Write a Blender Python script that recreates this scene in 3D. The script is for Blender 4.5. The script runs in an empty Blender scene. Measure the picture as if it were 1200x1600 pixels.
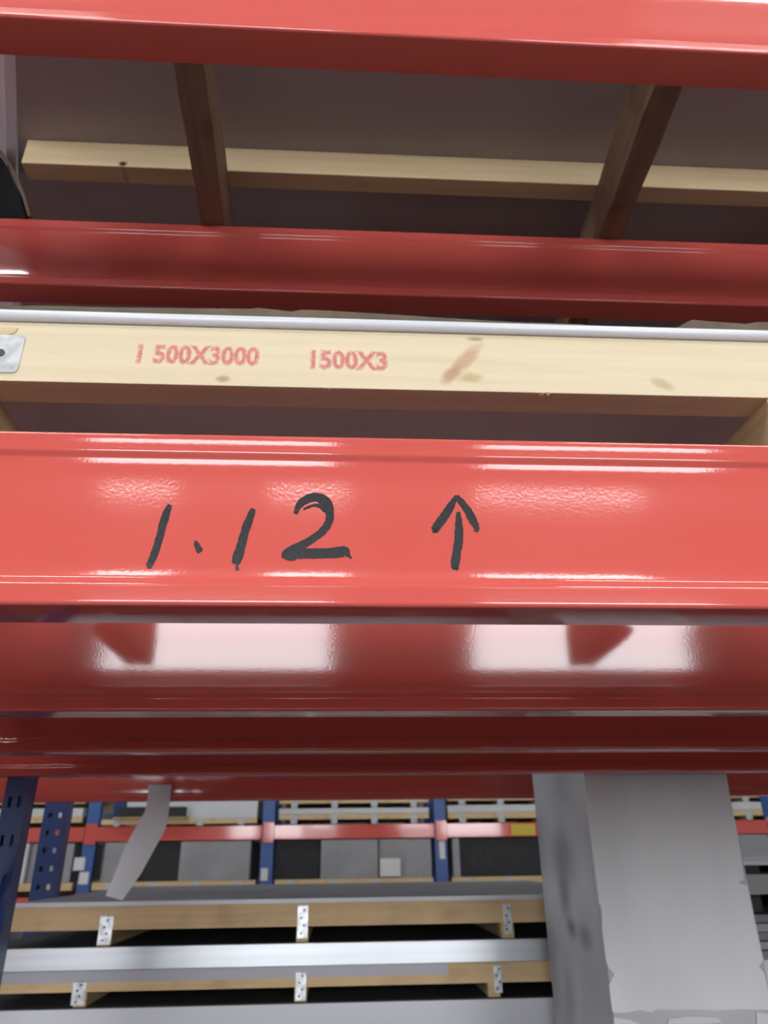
import bpy, bmesh, math, random
from mathutils import Vector, Matrix, noise
random.seed(7)
C = bpy.context.scene.collection
EYE = Vector((0.0, 0.0, 1.7))

# ------------------------------------------------------------------ camera
F_PX, PITCH, YAW, ROLL = 1124.6, 0.4444, -0.061, -0.0132
fwd = Vector((-math.sin(YAW) * math.cos(PITCH), math.cos(YAW) * math.cos(PITCH), math.sin(PITCH)))
r0 = Vector((math.cos(YAW), math.sin(YAW), 0)); u0 = r0.cross(fwd)
RT = math.cos(ROLL) * r0 + math.sin(ROLL) * u0
UP = -math.sin(ROLL) * r0 + math.cos(ROLL) * u0
cam_d = bpy.data.cameras.new('camera'); cam = bpy.data.objects.new('camera', cam_d); C.objects.link(cam)
cam.matrix_world = Matrix(((RT.x, UP.x, -fwd.x, EYE.x), (RT.y, UP.y, -fwd.y, EYE.y), (RT.z, UP.z, -fwd.z, EYE.z), (0, 0, 0, 1)))
cam_d.sensor_fit = 'VERTICAL'; cam_d.sensor_height = 36.0; cam_d.sensor_width = 27.0
cam_d.lens = F_PX / 1600 * 36.0
cam_d.clip_start = 0.02; cam_d.clip_end = 100
cam_d.dof.use_dof = True; cam_d.dof.focus_distance = 0.54; cam_d.dof.aperture_fstop = 11.0
bpy.context.scene.camera = cam

# ------------------------------------------------------------------ world, exposure
w = bpy.data.worlds.new('world'); bpy.context.scene.world = w; w.use_nodes = True
w.node_tree.nodes['Background'].inputs[0].default_value = (0.75, 0.82, 1.0, 1)
w.node_tree.nodes['Background'].inputs[1].default_value = 0.6
vs = bpy.context.scene.view_settings
vs.view_transform = 'Standard'; vs.look = 'None'; vs.gamma = 1.0; vs.use_curve_mapping = False
vs.exposure = 0.07
LAMP_AISLE, LAMP_FAR, WINDOW_GLOW, SIDE_FILL = 30.0, 10.0, 10.5, 26.0

# ------------------------------------------------------------------ helpers
def ray(px, py):
    return fwd + (px - 600) / F_PX * RT - (py - 800) / F_PX * UP
def at(px, py, Y):
    d = ray(px, py); return EYE + d * (Y / d.y)
def zat(px, py, Y): return at(px, py, Y).z
def xat(px, py, Y): return at(px, py, Y).x

def srgb(r, g, b):
    f = lambda c: (c / 255 / 12.92) if c <= 10.3 else ((c / 255 + 0.055) / 1.055) ** 2.4
    return (f(r), f(g), f(b), 1)

class MB:
    def __init__(s): s.bm = bmesh.new()
    def box(s, x0, x1, y0, y1, z0, z1, bev=0.0, rot=0.0):
        t = bmesh.new()
        bmesh.ops.create_cube(t, size=1)
        for v in t.verts:
            v.co = Vector(((x0 + x1) / 2 + v.co.x * (x1 - x0), (y0 + y1) / 2 + v.co.y * (y1 - y0), (z0 + z1) / 2 + v.co.z * (z1 - z0)))
        if bev > 0:
            bmesh.ops.bevel(t, geom=t.edges[:], offset=bev, segments=2, affect='EDGES', profile=0.6)
        if rot:
            c = Vector(((x0 + x1) / 2, (y0 + y1) / 2, (z0 + z1) / 2))
            bmesh.ops.rotate(t, verts=t.verts, cent=c, matrix=Matrix.Rotation(rot, 3, 'Z'))
        s.merge(t); return s
    def merge(s, t):
        m = bpy.data.meshes.new('t'); t.to_mesh(m); t.free(); s.bm.from_mesh(m); bpy.data.meshes.remove(m)
    def prism_x(s, prof, x0, x1):          # prof: closed list of (y, z)
        a = [s.bm.verts.new((x0, y, z)) for y, z in prof]; b = [s.bm.verts.new((x1, y, z)) for y, z in prof]
        n = len(prof)
        for i in range(n):
            j = (i + 1) % n; s.bm.faces.new((a[i], b[i], b[j], a[j]))
        s.bm.faces.new(a[::-1]); s.bm.faces.new(b); return s
    def prism(s, pts, depth):               # pts: 3D polygon, extruded along vector depth
        d = Vector(depth)
        a = [s.bm.verts.new(p) for p in pts]; b = [s.bm.verts.new(Vector(p) + d) for p in pts]
        n = len(pts)
        for i in range(n):
            j = (i + 1) % n; s.bm.faces.new((a[i], a[j], b[j], b[i]))
        f1 = s.bm.faces.new(a[::-1]); f2 = s.bm.faces.new(b)
        s.bm.normal_update(); bmesh.ops.triangulate(s.bm, faces=[f1, f2]); return s
    def cyl(s, p0, p1, r, seg=16):
        p0, p1 = Vector(p0), Vector(p1); t = bmesh.new(); L = (p1 - p0).length
        bmesh.ops.create_cone(t, cap_ends=True, segments=seg, radius1=r, radius2=r, depth=L)
        q = (p1 - p0).to_track_quat('Z', 'Y').to_matrix()
        for v in t.verts: v.co = q @ v.co + (p0 + p1) / 2
        s.merge(t); return s

WORLD_LOC = {}
def fin(name, mb, mat, parent=None, smooth=None):
    bm = mb.bm if isinstance(mb, MB) else mb
    bmesh.ops.recalc_face_normals(bm, faces=bm.faces)
    if parent is None:
        xs = [v.co.x for v in bm.verts]; ys = [v.co.y for v in bm.verts]; zs = [v.co.z for v in bm.verts]
        loc = Vector(((min(xs) + max(xs)) / 2, (min(ys) + max(ys)) / 2, min(zs)))
    else:
        loc = WORLD_LOC[parent]
    bmesh.ops.translate(bm, verts=bm.verts, vec=-loc)
    me = bpy.data.meshes.new(name); bm.to_mesh(me); bm.free()
    me.materials.append(mat)
    if smooth is not None:
        for p in me.polygons: p.use_smooth = True
        me.set_sharp_from_angle(angle=math.radians(smooth))
    o = bpy.data.objects.new(name, me); C.objects.link(o)
    if parent is None:
        o.location = loc; WORLD_LOC[o] = loc
    else:
        o.parent = parent; WORLD_LOC[o] = loc
    return o
def tag(o, label, cat, group=None, kind=None):
    o['label'] = label; o['category'] = cat
    if group: o['group'] = group
    if kind: o['kind'] = kind
    return o
def thing(name, loc, label, cat, group=None):
    o = bpy.data.objects.new(name, None); C.objects.link(o); o.location = Vector(loc); o.empty_display_size = 0.1
    WORLD_LOC[o] = Vector(loc); return tag(o, label, cat, group)
def struct(name, mb, mat, parent=None, smooth=None):
    o = fin(name, mb, mat, parent, smooth)
    if parent is None: o['kind'] = 'structure'
    return o

# ------------------------------------------------------------------ materials
def mat(name, col, rough=0.5, metal=0.0, spec=0.5, coat=0.0):
    m = bpy.data.materials.new(name); m.use_nodes = True
    b = m.node_tree.nodes['Principled BSDF']
    b.inputs['Base Color'].default_value = col; b.inputs['Roughness'].default_value = rough
    b.inputs['Metallic'].default_value = metal; b.inputs['Specular IOR Level'].default_value = spec
    b.inputs['Coat Weight'].default_value = coat; b.inputs['Coat Roughness'].default_value = 0.04
    return m
def N(m, t, **kw):
    n = m.node_tree.nodes.new(t)
    for k, v in kw.items():
        if k in n.inputs: n.inputs[k].default_value = v
        else: setattr(n, k, v)
    return n
def L(m, a, b): m.node_tree.links.new(a, b)
def bsdf(m): return m.node_tree.nodes['Principled BSDF']
def varied(name, c1, c2, scale=(4, 4, 4), rough=0.6, detail=4, bump=0.0, bscale=60, metal=0.0, spec=0.4, lo=0.35, hi=0.65, bdist=0.001):
    m = mat(name, c1, rough, metal, spec)
    tc = N(m, 'ShaderNodeTexCoord'); mp = N(m, 'ShaderNodeMapping', Scale=scale); L(m, tc.outputs['Object'], mp.inputs[0])
    ns = N(m, 'ShaderNodeTexNoise', Scale=1.0, Detail=detail); L(m, mp.outputs[0], ns.inputs['Vector'])
    cr = N(m, 'ShaderNodeValToRGB'); cr.color_ramp.elements[0].position = lo; cr.color_ramp.elements[1].position = hi
    cr.color_ramp.elements[0].color = c1; cr.color_ramp.elements[1].color = c2
    L(m, ns.outputs[0], cr.inputs[0]); L(m, cr.outputs[0], bsdf(m).inputs['Base Color'])
    if bump:
        n2 = N(m, 'ShaderNodeTexNoise', Scale=bscale, Detail=3.0); L(m, tc.outputs['Object'], n2.inputs['Vector'])
        bp = N(m, 'ShaderNodeBump', Strength=bump, Distance=bdist); L(m, n2.outputs[0], bp.inputs['Height']); L(m, bp.outputs[0], bsdf(m).inputs['Normal'])
    return m
def emis(name, col, s):
    m = mat(name, (0.8, 0.8, 0.8, 1)); bsdf(m).inputs['Emission Color'].default_value = col; bsdf(m).inputs['Emission Strength'].default_value = s
    return m

# glossy powder coat: faint orange peel
def red_paint(name, col):
    m = mat(name, col, 0.085, 0.0, 0.6, 0.3)
    tc = N(m, 'ShaderNodeTexCoord')
    n1 = N(m, 'ShaderNodeTexNoise', Scale=380.0, Detail=1.0); L(m, tc.outputs['Object'], n1.inputs['Vector'])
    bp = N(m, 'ShaderNodeBump', Strength=0.05, Distance=0.0005); L(m, n1.outputs[0], bp.inputs['Height'])
    L(m, bp.outputs[0], bsdf(m).inputs['Normal']); L(m, bp.outputs[0], bsdf(m).inputs['Coat Normal'])
    return m
M_RED = red_paint('red_powder_coat', (0.74, 0.122, 0.098, 1))
M_BLUE = mat('blue_powder_coat', (0.028, 0.065, 0.20, 1), 0.3)
M_GREY = varied('grey_board', srgb(150, 148, 150), srgb(165, 163, 165), (3, 3, 3))
M_ZINC = varied('galvanised_steel', (0.5, 0.52, 0.55, 1), (0.8, 0.82, 0.85, 1), (70, 70, 70), 0.32, 2, 0.2, 90, 1.0)
M_ALU = varied('aluminium', (0.72, 0.76, 0.80, 1), (0.80, 0.84, 0.88, 1), (1.5, 60, 60), 0.34, 2, 0, 90, 0.9)

def wood(name, c1, c2, axis='x', knots_shade=(), scratch=0.0, rough=0.7, side=None):
    """planed pine: grain along one axis; knots = (x, z, angle, long, wide, colour) stains and painted shade in world metres"""
    m = mat(name, c1, rough, 0, 0.3)
    tc = N(m, 'ShaderNodeTexCoord')
    sc = {'x': (2.2, 55, 55), 'y': (55, 2.2, 55), 'z': (55, 55, 2.2)}[axis]
    mp = N(m, 'ShaderNodeMapping', Scale=sc); L(m, tc.outputs['Object'], mp.inputs[0])
    ns = N(m, 'ShaderNodeTexNoise', Scale=1.0, Detail=5.0, Roughness=0.6, Distortion=0.6); L(m, mp.outputs[0], ns.inputs['Vector'])
    cr = N(m, 'ShaderNodeValToRGB'); cr.color_ramp.elements[0].position = 0.32; cr.color_ramp.elements[1].position = 0.68
    cr.color_ramp.elements[0].color = c1; cr.color_ramp.elements[1].color = c2
    L(m, ns.outputs[0], cr.inputs[0]); out = cr.outputs[0]
    n3 = N(m, 'ShaderNodeTexNoise', Scale=9.0, Detail=6.0); L(m, tc.outputs['Object'], n3.inputs['Vector'])
    if scratch:
        c3 = N(m, 'ShaderNodeValToRGB'); c3.color_ramp.elements[0].position = 0.52; c3.color_ramp.elements[1].position = 0.78
        c3.color_ramp.elements[0].color = (0, 0, 0, 1); c3.color_ramp.elements[1].color = (scratch,) * 3 + (1,)
        L(m, n3.outputs[0], c3.inputs[0])
        mx = N(m, 'ShaderNodeMix', data_type='RGBA'); L(m, c3.outputs[0], mx.inputs[0]); L(m, out, mx.inputs[6])
        mx.inputs[7].default_value = (c1[0] * 0.35, c1[1] * 0.28, c1[2] * 0.22, 1); out = mx.outputs[2]
    if knots_shade:
        geo = N(m, 'ShaderNodeNewGeometry')
        for (kx, kz, ang, a, b, col, amt) in knots_shade:
            mp2 = N(m, 'ShaderNodeMapping', vector_type='TEXTURE', Location=(kx, 0, kz), Rotation=(0, -ang, 0), Scale=(a, 1e6, b))
            L(m, geo.outputs['Position'], mp2.inputs[0])
            nz = N(m, 'ShaderNodeTexNoise', Scale=120.0, Detail=3.0); L(m, geo.outputs['Position'], nz.inputs['Vector'])
            ln = N(m, 'ShaderNodeVectorMath', operation='LENGTH'); L(m, mp2.outputs[0], ln.inputs[0])
            ad = N(m, 'ShaderNodeMath', operation='MULTIPLY_ADD'); L(m, nz.outputs[0], ad.inputs[0]); ad.inputs[1].default_value = 0.7; L(m, ln.outputs['Value'], ad.inputs[2])
            mr = N(m, 'ShaderNodeMapRange'); L(m, ad.outputs[0], mr.inputs[0]); mr.inputs[1].default_value = .85; mr.inputs[2].default_value = 1.6
            mr.inputs[3].default_value = amt; mr.inputs[4].default_value = 0
            mx = N(m, 'ShaderNodeMix', data_type='RGBA'); L(m, mr.outputs[0], mx.inputs[0]); L(m, out, mx.inputs[6]); mx.inputs[7].default_value = col; out = mx.outputs[2]
    L(m, out, bsdf(m).inputs['Base Color'])
    bp = N(m, 'ShaderNodeBump', Strength=0.25, Distance=0.001); L(m, ns.outputs[0], bp.inputs['Height']); L(m, bp.outputs[0], bsdf(m).inputs['Normal'])
    return m
PALE1, PALE2 = srgb(226, 208, 165), srgb(236, 222, 184)
M_PINE = wood('pale_pine', srgb(205, 178, 130), srgb(220, 198, 152))
M_PINE_Y = wood('pale_pine_bearer', srgb(196, 170, 124), srgb(222, 200, 156), 'y', scratch=0.6)
M_BROWN_Y = wood('reddish_pine_bearer', srgb(128, 104, 86), srgb(160, 132, 112), 'y', scratch=0.8)
M_TAN = wood('tan_pine', srgb(176, 146, 104), srgb(196, 168, 124), scratch=0.5)
M_BOARD_UNDER = varied('grey_backing_board', srgb(168, 158, 158), srgb(176, 166, 166), (2, 2, 2), 0.85)
M_WHITE = varied('white_panel', srgb(205, 206, 208), srgb(216, 217, 218), (2, 2, 2), 0.45)
M_BLACK = varied('black_panel', srgb(26, 27, 30), srgb(38, 39, 42), (8, 8, 8), 0.5)
M_CARD = varied('corrugated_card', srgb(98, 86, 72), srgb(114, 101, 86), (30, 30, 30), 0.9)
M_PVC = mat('white_edge_trim', srgb(222, 226, 232), 0.22)

# ------------------------------------------------------------------ rack dimensions (fitted)
YF, BW, BH = 0.488, 0.0431, 0.14
Z1, Z2, Z0 = 1.7 + 0.1587, 1.7 + 0.8162, 1.7 + 0.1587 - 0.6575
YB, YC, YD, YE = 0.8958, 1.264, 1.643, 2.4295
YFAR = 8.5

# ------------------------------------------------------------------ room shell
M_FLOOR = varied('painted_concrete', srgb(96, 97, 99), srgb(112, 113, 115), (0.6, 0.6, 0.6), 0.55)
M_WALL = varied('plaster_wall', srgb(165, 166, 168), srgb(176, 177, 178), (0.8, 0.8, 0.8), 0.8)
M_CEIL = varied('ceiling_sheet', srgb(150, 152, 155), srgb(160, 162, 165), (0.5, 0.5, 0.5), 0.8)
X0, X1, Y0, Y1, ZC = -9.0, 11.0, -9.0, 12.5, 6.3
struct('floor', MB().box(X0 - .2, X1 + .2, Y0 - .2, Y1 + .2, -.1, 0), M_FLOOR)
struct('ceiling', MB().box(X0 - .2, X1 + .2, Y0 - .2, Y1 + .2, ZC, ZC + .1), M_CEIL)
SA, SB, SC, SD = 1.2, 2.6, .5, 2.3
struct('wall_left', MB().box(X0 - .2, X0, Y0, SA, 0, ZC).box(X0 - .2, X0, SB, Y1, 0, ZC).box(X0 - .2, X0, SA, SB, 0, SC).box(X0 - .2, X0, SA, SB, SD, ZC), M_WALL)
M_SIDE_FILL = emis('side_fill_pane', (0.95, 0.97, 1.0, 1), SIDE_FILL)  # added side fill to brighten left-facing surfaces, no known window here
f = struct('window_3', MB().box(X0 - .12, X0 + .02, SA, SA + .05, SC, SD).box(X0 - .12, X0 + .02, SB - .05, SB, SC, SD).box(X0 - .12, X0 + .02, SA + .05, SB - .05, SC, SC + .05).box(X0 - .12, X0 + .02, SA + .05, SB - .05, SD - .05, SD), M_WALL)
fin('pane', MB().box(X0 - .1, X0 - .08, SA + .05, SB - .05, SC + .05, SD - .05), M_SIDE_FILL, f)
struct('wall_right', MB().box(X1, X1 + .2, Y0, Y1, 0, ZC), M_WALL)
struct('wall_far', MB().box(X0, X1, Y1, Y1 + .2, 0, ZC), M_WALL)
WZ0, WZ1 = 1.7 - 0.1, 1.7 + 3.2
mb = MB().box(X0, X1, Y0 - .2, Y0, 0, WZ0).box(X0, X1, Y0 - .2, Y0, WZ1, ZC)
WINS = [(-3.62, -0.15), (1.95, 5.45)]
mb.box(X0, WINS[0][0], Y0 - .2, Y0, WZ0, WZ1).box(WINS[0][1], WINS[1][0], Y0 - .2, Y0, WZ0, WZ1).box(WINS[1][1], X1, Y0 - .2, Y0, WZ0, WZ1)
struct('wall_near', mb, M_WALL)
M_GLOW = emis('daylit_frosted_pane', (0.95, 0.97, 1.0, 1), WINDOW_GLOW)
M_STEEL = mat('dark_steel', srgb(70, 66, 68), 0.5)
for i, (a, b) in enumerate(WINS):
    f = MB()
    f.box(a, b, Y0 - .12, Y0 + .02, WZ0, WZ0 + .04).box(a, b, Y0 - .12, Y0 + .02, WZ1 - .04, WZ1)
    f.box(a, a + .04, Y0 - .12, Y0 + .02, WZ0 + .04, WZ1 - .04).box(b - .04, b, Y0 - .12, Y0 + .02, WZ0 + .04, WZ1 - .04)
    fo = struct('window_%d' % (i + 1), f, M_WALL)
    p = MB().box(a + .04, b - .04, Y0 - .1, Y0 - .08, WZ0 + .04, WZ1 - .04); fin('pane', p, M_GLOW, fo)
# ceiling lamps
M_LED = emis('lamp_diffuser_aisle', (1.0, 0.98, 0.95, 1), LAMP_AISLE)
M_LEDS = emis('lamp_diffuser_soft', (1.0, 0.98, 0.96, 1), 14.0)
M_LED2 = emis('lamp_diffuser_far', (0.97, 0.98, 1.0, 1), LAMP_FAR)
M_HOUS = mat('lamp_housing', srgb(200, 200, 200), 0.4)
def lamp(x, y, z, lx, ly, m, label, group):
    t = thing('ceiling_lamp', (x, y, z), label, 'lamp', group)
    fin('housing', MB().box(x - lx / 2 - .02, x + lx / 2 + .02, y - ly / 2 - .02, y + ly / 2 + .02, z, z + .06, .004), M_HOUS, t)
    fin('diffuser', MB().box(x - lx / 2, x + lx / 2, y - ly / 2, y + ly / 2, z - .02, z - .0005, .004), m, t)
    for sx in (-1, 1):
        fin('hanging_rod', MB().cyl((x + sx * lx * .4, y, z + .06), (x + sx * lx * .4, y, ZC), .006, 8), M_STEEL, t)
for x, lx, wh in ((-1.62, .55, 'left'), (-0.28, .6, 'middle'), (1.75, 1.35, 'right')):
    lamp(x, -4.0, 4.33, lx, .4, M_LEDS, 'white lamp hanging over the near aisle, %s one of three' % wh, 'lamps over the near aisle')
for x, wh in ((-2.0, 'left'), (2.2, 'right')):
    lamp(x, -1.6, 5.5, 1.5, .4, M_LED, 'long lamp hanging close before the front rack, %s of the pair' % wh, 'lamps close before the front rack')
for x, wh in ((-4.2, 'leftmost'), (-1.2, 'second from the left'), (1.8, 'third from the left'), (4.8, 'rightmost')):
    lamp(x, 5.9, 5.6, 1.6, .5, M_LED2, 'long lamp hanging over the far aisle, %s of four' % wh, 'lamps over the far aisle')

# ------------------------------------------------------------------ rack beams
def smooth_step(p0, p1, n=9):
    out = []
    for i in range(n + 1):
        t = i / n; s = t * t * (3 - 2 * t)
        out.append((p0[0] + (p1[0] - p0[0]) * s, p0[1] + (p1[1] - p0[1]) * t))
    return out
def beam_profile(y, z):
    P = [(BW, 0.0)]
    r = 0.003
    for i in range(5):
        a = math.pi / 2 * i / 4; P.append((r - r * math.sin(a), r - r * math.cos(a)))
    P.append((0, 0.0036)); P.append((0, 0.0045)); P.append((0, 0.010)); P.append((0.0, 0.0140))
    P += smooth_step((0.0, 0.0145), (0.0045, 0.0235), 10)
    for k in range(1, 44):
        t = .5 - .5 * math.cos(math.pi * k / 44); zz = 0.0235 + (0.1185 - 0.0235) * t
        d1, d2 = zz - 0.0235, 0.1185 - zz
        P.append((0.0045 + 0.0007 * (1 - math.exp(-d1 / .008)) + 0.0013 * (1 - math.exp(-d2 / .008)) - .0007 - .0003, zz))
    P += smooth_step((0.0047, 0.1185), (0.0016, 0.1252), 10)
    P.append((0.00155, 0.1272)); P.append((0.0014, 0.1295)); P.append((0.0009, 0.1333)); P.append((0.0003, 0.1370))
    for i in range(6):
        a = math.pi / 2 * i / 5; P.append((0.0003 + 0.0026 - 0.0026 * math.cos(a), 0.1374 + 0.0026 * math.sin(a)))
    P.append((BW, 0.14))
    return [(y + a, z + b) for a, b in P]
PANEL_Y = YF + 0.0045 + 0.0008
def rack_beam(x0, x1, y, z, label, group=None, plates=True):
    o = fin('rack_beam', MB().prism_x(beam_profile(y, z), x0, x1), M_RED, None, 28)
    tag(o, label, 'beam', group)
    if plates:
        for x, s in ((x0, -1), (x1, 1)):
            m = MB().box(x - .004, x + .004, y - .004, y + .055, z - .03, z + .17, .001)
            for k in range(3): m.box(x + s * .004 - .003, x + s * .004 + .003, y + .055, y + .061, z - .01 + k * .06, z + .015 + k * .06)
            fin('end_plate', m, M_RED, o)
    return o
XL = xat(28, 1255, YD + .02) - 0.045 + 0.09        # inner face of the left upright
XL = xat(22, 1255, YD + .047)
XR = 1.95
XW = -2.75
xa, xb = XW - .05, XR + .05
NAMES = {YF: 'front', YB: 'second', YC: 'third', YD: 'rear'}
front = rack_beam(xa, xb, YF, Z1, 'glossy red rack beam in front with handwritten 1.12 and an up arrow')
rack_beam(xa, xb, YB, Z1, 'glossy red rack beam directly behind the one with writing, reflecting four bright window patches')
rack_beam(xa, xb, YC, Z1, 'dark red rack beam below the beam with window reflections, second behind the writing')
rack_beam(xa, xb, YD, Z1, 'dark red rack beam whose lower edge meets the top of the white column')
rack_beam(xa, xb, YF, Z2, 'bright red rack beam seen from beneath along the top edge of the photo')
rack_beam(xa, xb, YB, Z2, 'red rack beam overhead that the two wooden bearers run onto, above the cardboard')
rack_beam(xa, xb, YC, Z2, 'red rack beam overhead, hidden behind the printed plank, third from the aisle')
rack_beam(xa, xb, YD, Z2, 'red rack beam overhead, hidden behind the printed plank, farthest from the aisle')

for yy, wh in ((YF, 'front'), (YB, 'rear')):  # level added out of view to block light bouncing off the floor
    rack_beam(xa, xb, yy, Z0, 'added unseen red rack beam below the camera blocking floor light, %s one of two' % wh)
lw = fin('sheet_stack', MB().box(XL + .1, 1.75, YF + .02, YB + .03, Z0 + BH + .0005, Z0 + BH + .03, .002), mat('floor_bounce_blocker', srgb(52, 52, 54), .6))
tag(lw, 'added unseen dark sheets below the camera, blocking light off the floor', 'sheet')
# marker writing on the front beam (black marker, streaky)
M_INK = mat('black_marker_ink', (0.035, 0.035, 0.04, 1), 0.4, 0, 0.3)
tc = N(M_INK, 'ShaderNodeTexCoord'); n1 = N(M_INK, 'ShaderNodeTexNoise', Scale=420.0, Detail=3.0, Roughness=0.7); L(M_INK, tc.outputs['Object'], n1.inputs['Vector'])
cr = N(M_INK, 'ShaderNodeValToRGB'); cr.color_ramp.elements[0].position = 0.4; cr.color_ramp.elements[1].position = 0.7
cr.color_ramp.elements[0].color = srgb(14, 15, 18); cr.color_ramp.elements[1].color = srgb(44, 45, 50)
L(M_INK, n1.outputs[0], cr.inputs[0]); L(M_INK, cr.outputs[0], bsdf(M_INK).inputs['Base Color'])
M_INK2 = mat('wet_black_marker_ink', (0.008, 0.008, 0.01, 1), 0.2)
def stroke(mb, pts, depth=0.00035, jit=0.6, sub=6):
    """pts: (px, py, half-width px) along the stroke"""
    path = []
    for i in range(len(pts) - 1):
        p0 = pts[max(i - 1, 0)]; p1 = pts[i]; p2 = pts[i + 1]; p3 = pts[min(i + 2, len(pts) - 1)]
        for k in range(sub):
            t = k / sub
            path.append([0.5 * ((2 * p1[j]) + (-p0[j] + p2[j]) * t + (2 * p0[j] - 5 * p1[j] + 4 * p2[j] - p3[j]) * t * t + (-p0[j] + 3 * p1[j] - 3 * p2[j] + p3[j]) * t ** 3) for j in range(3)])
    path.append(list(pts[-1]))
    Lf, Rt = [], []
    for i, (x, y, h) in enumerate(path):
        a = path[max(i - 1, 0)]; b = path[min(i + 1, len(path) - 1)]
        dx, dy = b[0] - a[0], b[1] - a[1]; n = math.hypot(dx, dy) or 1
        nx, ny = -dy / n, dx / n
        h1, h2 = h + random.uniform(-jit, jit), h + random.uniform(-jit, jit)
        Lf.append((x + nx * h1, y + ny * h1)); Rt.append((x - nx * h2, y - ny * h2))
    Y = PANEL_Y + 0.0001
    def V(p, off):
        q = at(p[0], p[1], Y + 0.0); return mb.bm.verts.new((q.x, Y - off, q.z))
    a = [V(p, depth) for p in Lf]; b = [V(p, depth) for p in Rt]
    a2 = [V(p, -.0006) for p in Lf]; b2 = [V(p, -.0006) for p in Rt]
    n = len(a)
    for i in range(n - 1):
        mb.bm.faces.new((a[i], a[i + 1], b[i + 1], b[i])); mb.bm.faces.new((a2[i], b2[i], b2[i + 1], a2[i + 1]))
        mb.bm.faces.new((a[i], a2[i], a2[i + 1], a[i + 1])); mb.bm.faces.new((b[i], b[i + 1], b2[i + 1], b2[i]))
    mb.bm.faces.new((a[0], b[0], b2[0], a2[0])); mb.bm.faces.new((a[-1], a2[-1], b2[-1], b[-1]))
g = MB(); stroke(g, [(266, 789, 3.5), (260, 802, 6), (252, 830, 6), (245, 855, 6), (237, 876, 5.5), (233, 886, 4)])
fin('marker_digit', g, M_INK, front)
g = MB(); stroke(g, [(232, 879, 4), (234, 889, 3)], .0005, .6, 3); stroke(g, [(308, 853, 4), (312, 863, 4)], .0006, .6, 3); stroke(g, [(370, 884, 2.5), (371, 892, 3)], .0005, .6, 3)
stroke(g, [(446, 873, 1.6), (456, 874, 2.0), (463, 873, 1.2)], .0007, .3, 4); stroke(g, [(676, 829, 4), (683, 829, 3)], .0005, .6, 3); stroke(g, [(742, 826, 4), (748, 829, 2)], .0007, .6, 3); stroke(g, [(709, 886, 4), (716, 890, 3)], .0005, .6, 3)
fin('marker_pooled_ink', g, M_INK2, front)
g = MB(); stroke(g, [(305, 845, 1.5), (307, 850, 4), (311, 858, 5), (314, 862, 4)]); fin('marker_dot', g, M_INK, front)
g = MB(); stroke(g, [(396, 795, 3.5), (391, 808, 6), (383, 830, 6.5), (377, 852, 7), (371, 872, 8), (367, 882, 5)])
fin('marker_digit', g, M_INK, front)
g = MB()
stroke(g, [(462, 803, 3), (466, 792, 5), (476, 782, 6.5), (492, 777, 6.5), (506, 782, 8), (514, 795, 7.5), (514, 815, 6), (502, 832, 6), (482, 846, 6), (460, 857, 6.5), (447, 866, 7), (442, 872, 3)])
stroke(g, [(474, 796, 2), (488, 790, 2.2), (500, 791, 3), (508, 800, 2)], .0003)
stroke(g, [(443, 868, 4), (460, 865, 7.5), (490, 865, 8), (520, 864, 8), (538, 862, 8), (544, 867, 3.5), (549, 873, 1.2)], .0005)
fin('marker_digit', g, M_INK, front)
g = MB()
stroke(g, [(714, 775, 3), (706, 788, 5.5), (697, 803, 7), (687, 817, 7), (678, 829, 6)])
stroke(g, [(713, 775, 3), (722, 786, 5), (732, 800, 6), (740, 815, 6), (746, 827, 3.5)], .0005)
stroke(g, [(716, 800, 2.5), (717, 815, 5.5), (717, 840, 7), (714, 862, 7), (711, 882, 7), (712, 890, 4)])
fin('marker_arrow', g, M_INK, front)

# ------------------------------------------------------------------ uprights
def post_mesh(x, y, zt, wd=.09, dp=.07, z0=0.0):
    """open channel post, its perforated face towards the aisle, lips turned in at the back"""
    m = MB(); t = .0022; h = wd / 2
    cols = [x - h, x - h * .55, x - h * .28, x + h * .28, x + h * .55, x + h]
    n = int((zt - z0) / .075)
    zs = []
    for k in range(n): zs += [z0 + k * .075, z0 + k * .075 + .022]
    zs.append(zt)
    V = {}
    for i, cx in enumerate(cols):
        for j, z in enumerate(zs): V[i, j] = m.bm.verts.new((cx, y, z))
    for i in range(5):
        for j in range(len(zs) - 1):
            if i in (1, 3) and j % 2 == 0 and j > 0: continue
            m.bm.faces.new((V[i, j], V[i + 1, j], V[i + 1, j + 1], V[i, j + 1]))
    m.bm.normal_update(); bmesh.ops.solidify(m.bm, geom=m.bm.faces[:], thickness=t)
    for s in (-1, 1):
        xs = x + s * h
        m.box(min(xs, xs - s * t), max(xs, xs - s * t), y + t, y + dp, z0, zt)
        m.box(min(xs, xs - s * .022), max(xs, xs - s * .022), y + dp - t, y + dp, z0, zt)
    return m
def upright_frame(x, ys, zt, label, group=None, wd=.09, dp=.07, zin=None, bz=None):
    t = thing('upright_frame', (x, ys[0], 0), label, 'rack upright', group)
    for i, y in enumerate(ys): fin('post', post_mesh(x, y, zin if zin and 0 < i < len(ys) - 1 else zt, wd, dp), M_BLUE, t)
    for y in ys: fin('foot_plate', MB().box(x - .07, x + .07, y - .02, y + dp + .02, 0, .006), M_BLUE, t)
    a, b = ys[0] + dp, ys[-1]
    if bz is None:
        bz = []; z = .3
        while z < zt - .7: bz.append((z, z + .66)); z += .66
    for k, (z, z2) in enumerate(bz):
        fin('brace', MB().box(x - .012, x + .012, ys[0] + dp * .6, ys[-1] + dp * .4, z - .015, z + .015), M_BLUE, t)
        fin('brace', MB().cyl((x, a if k % 2 else b, z), (x, b if k % 2 else a, z2), .011, 8), M_BLUE, t)
    return t
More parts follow.
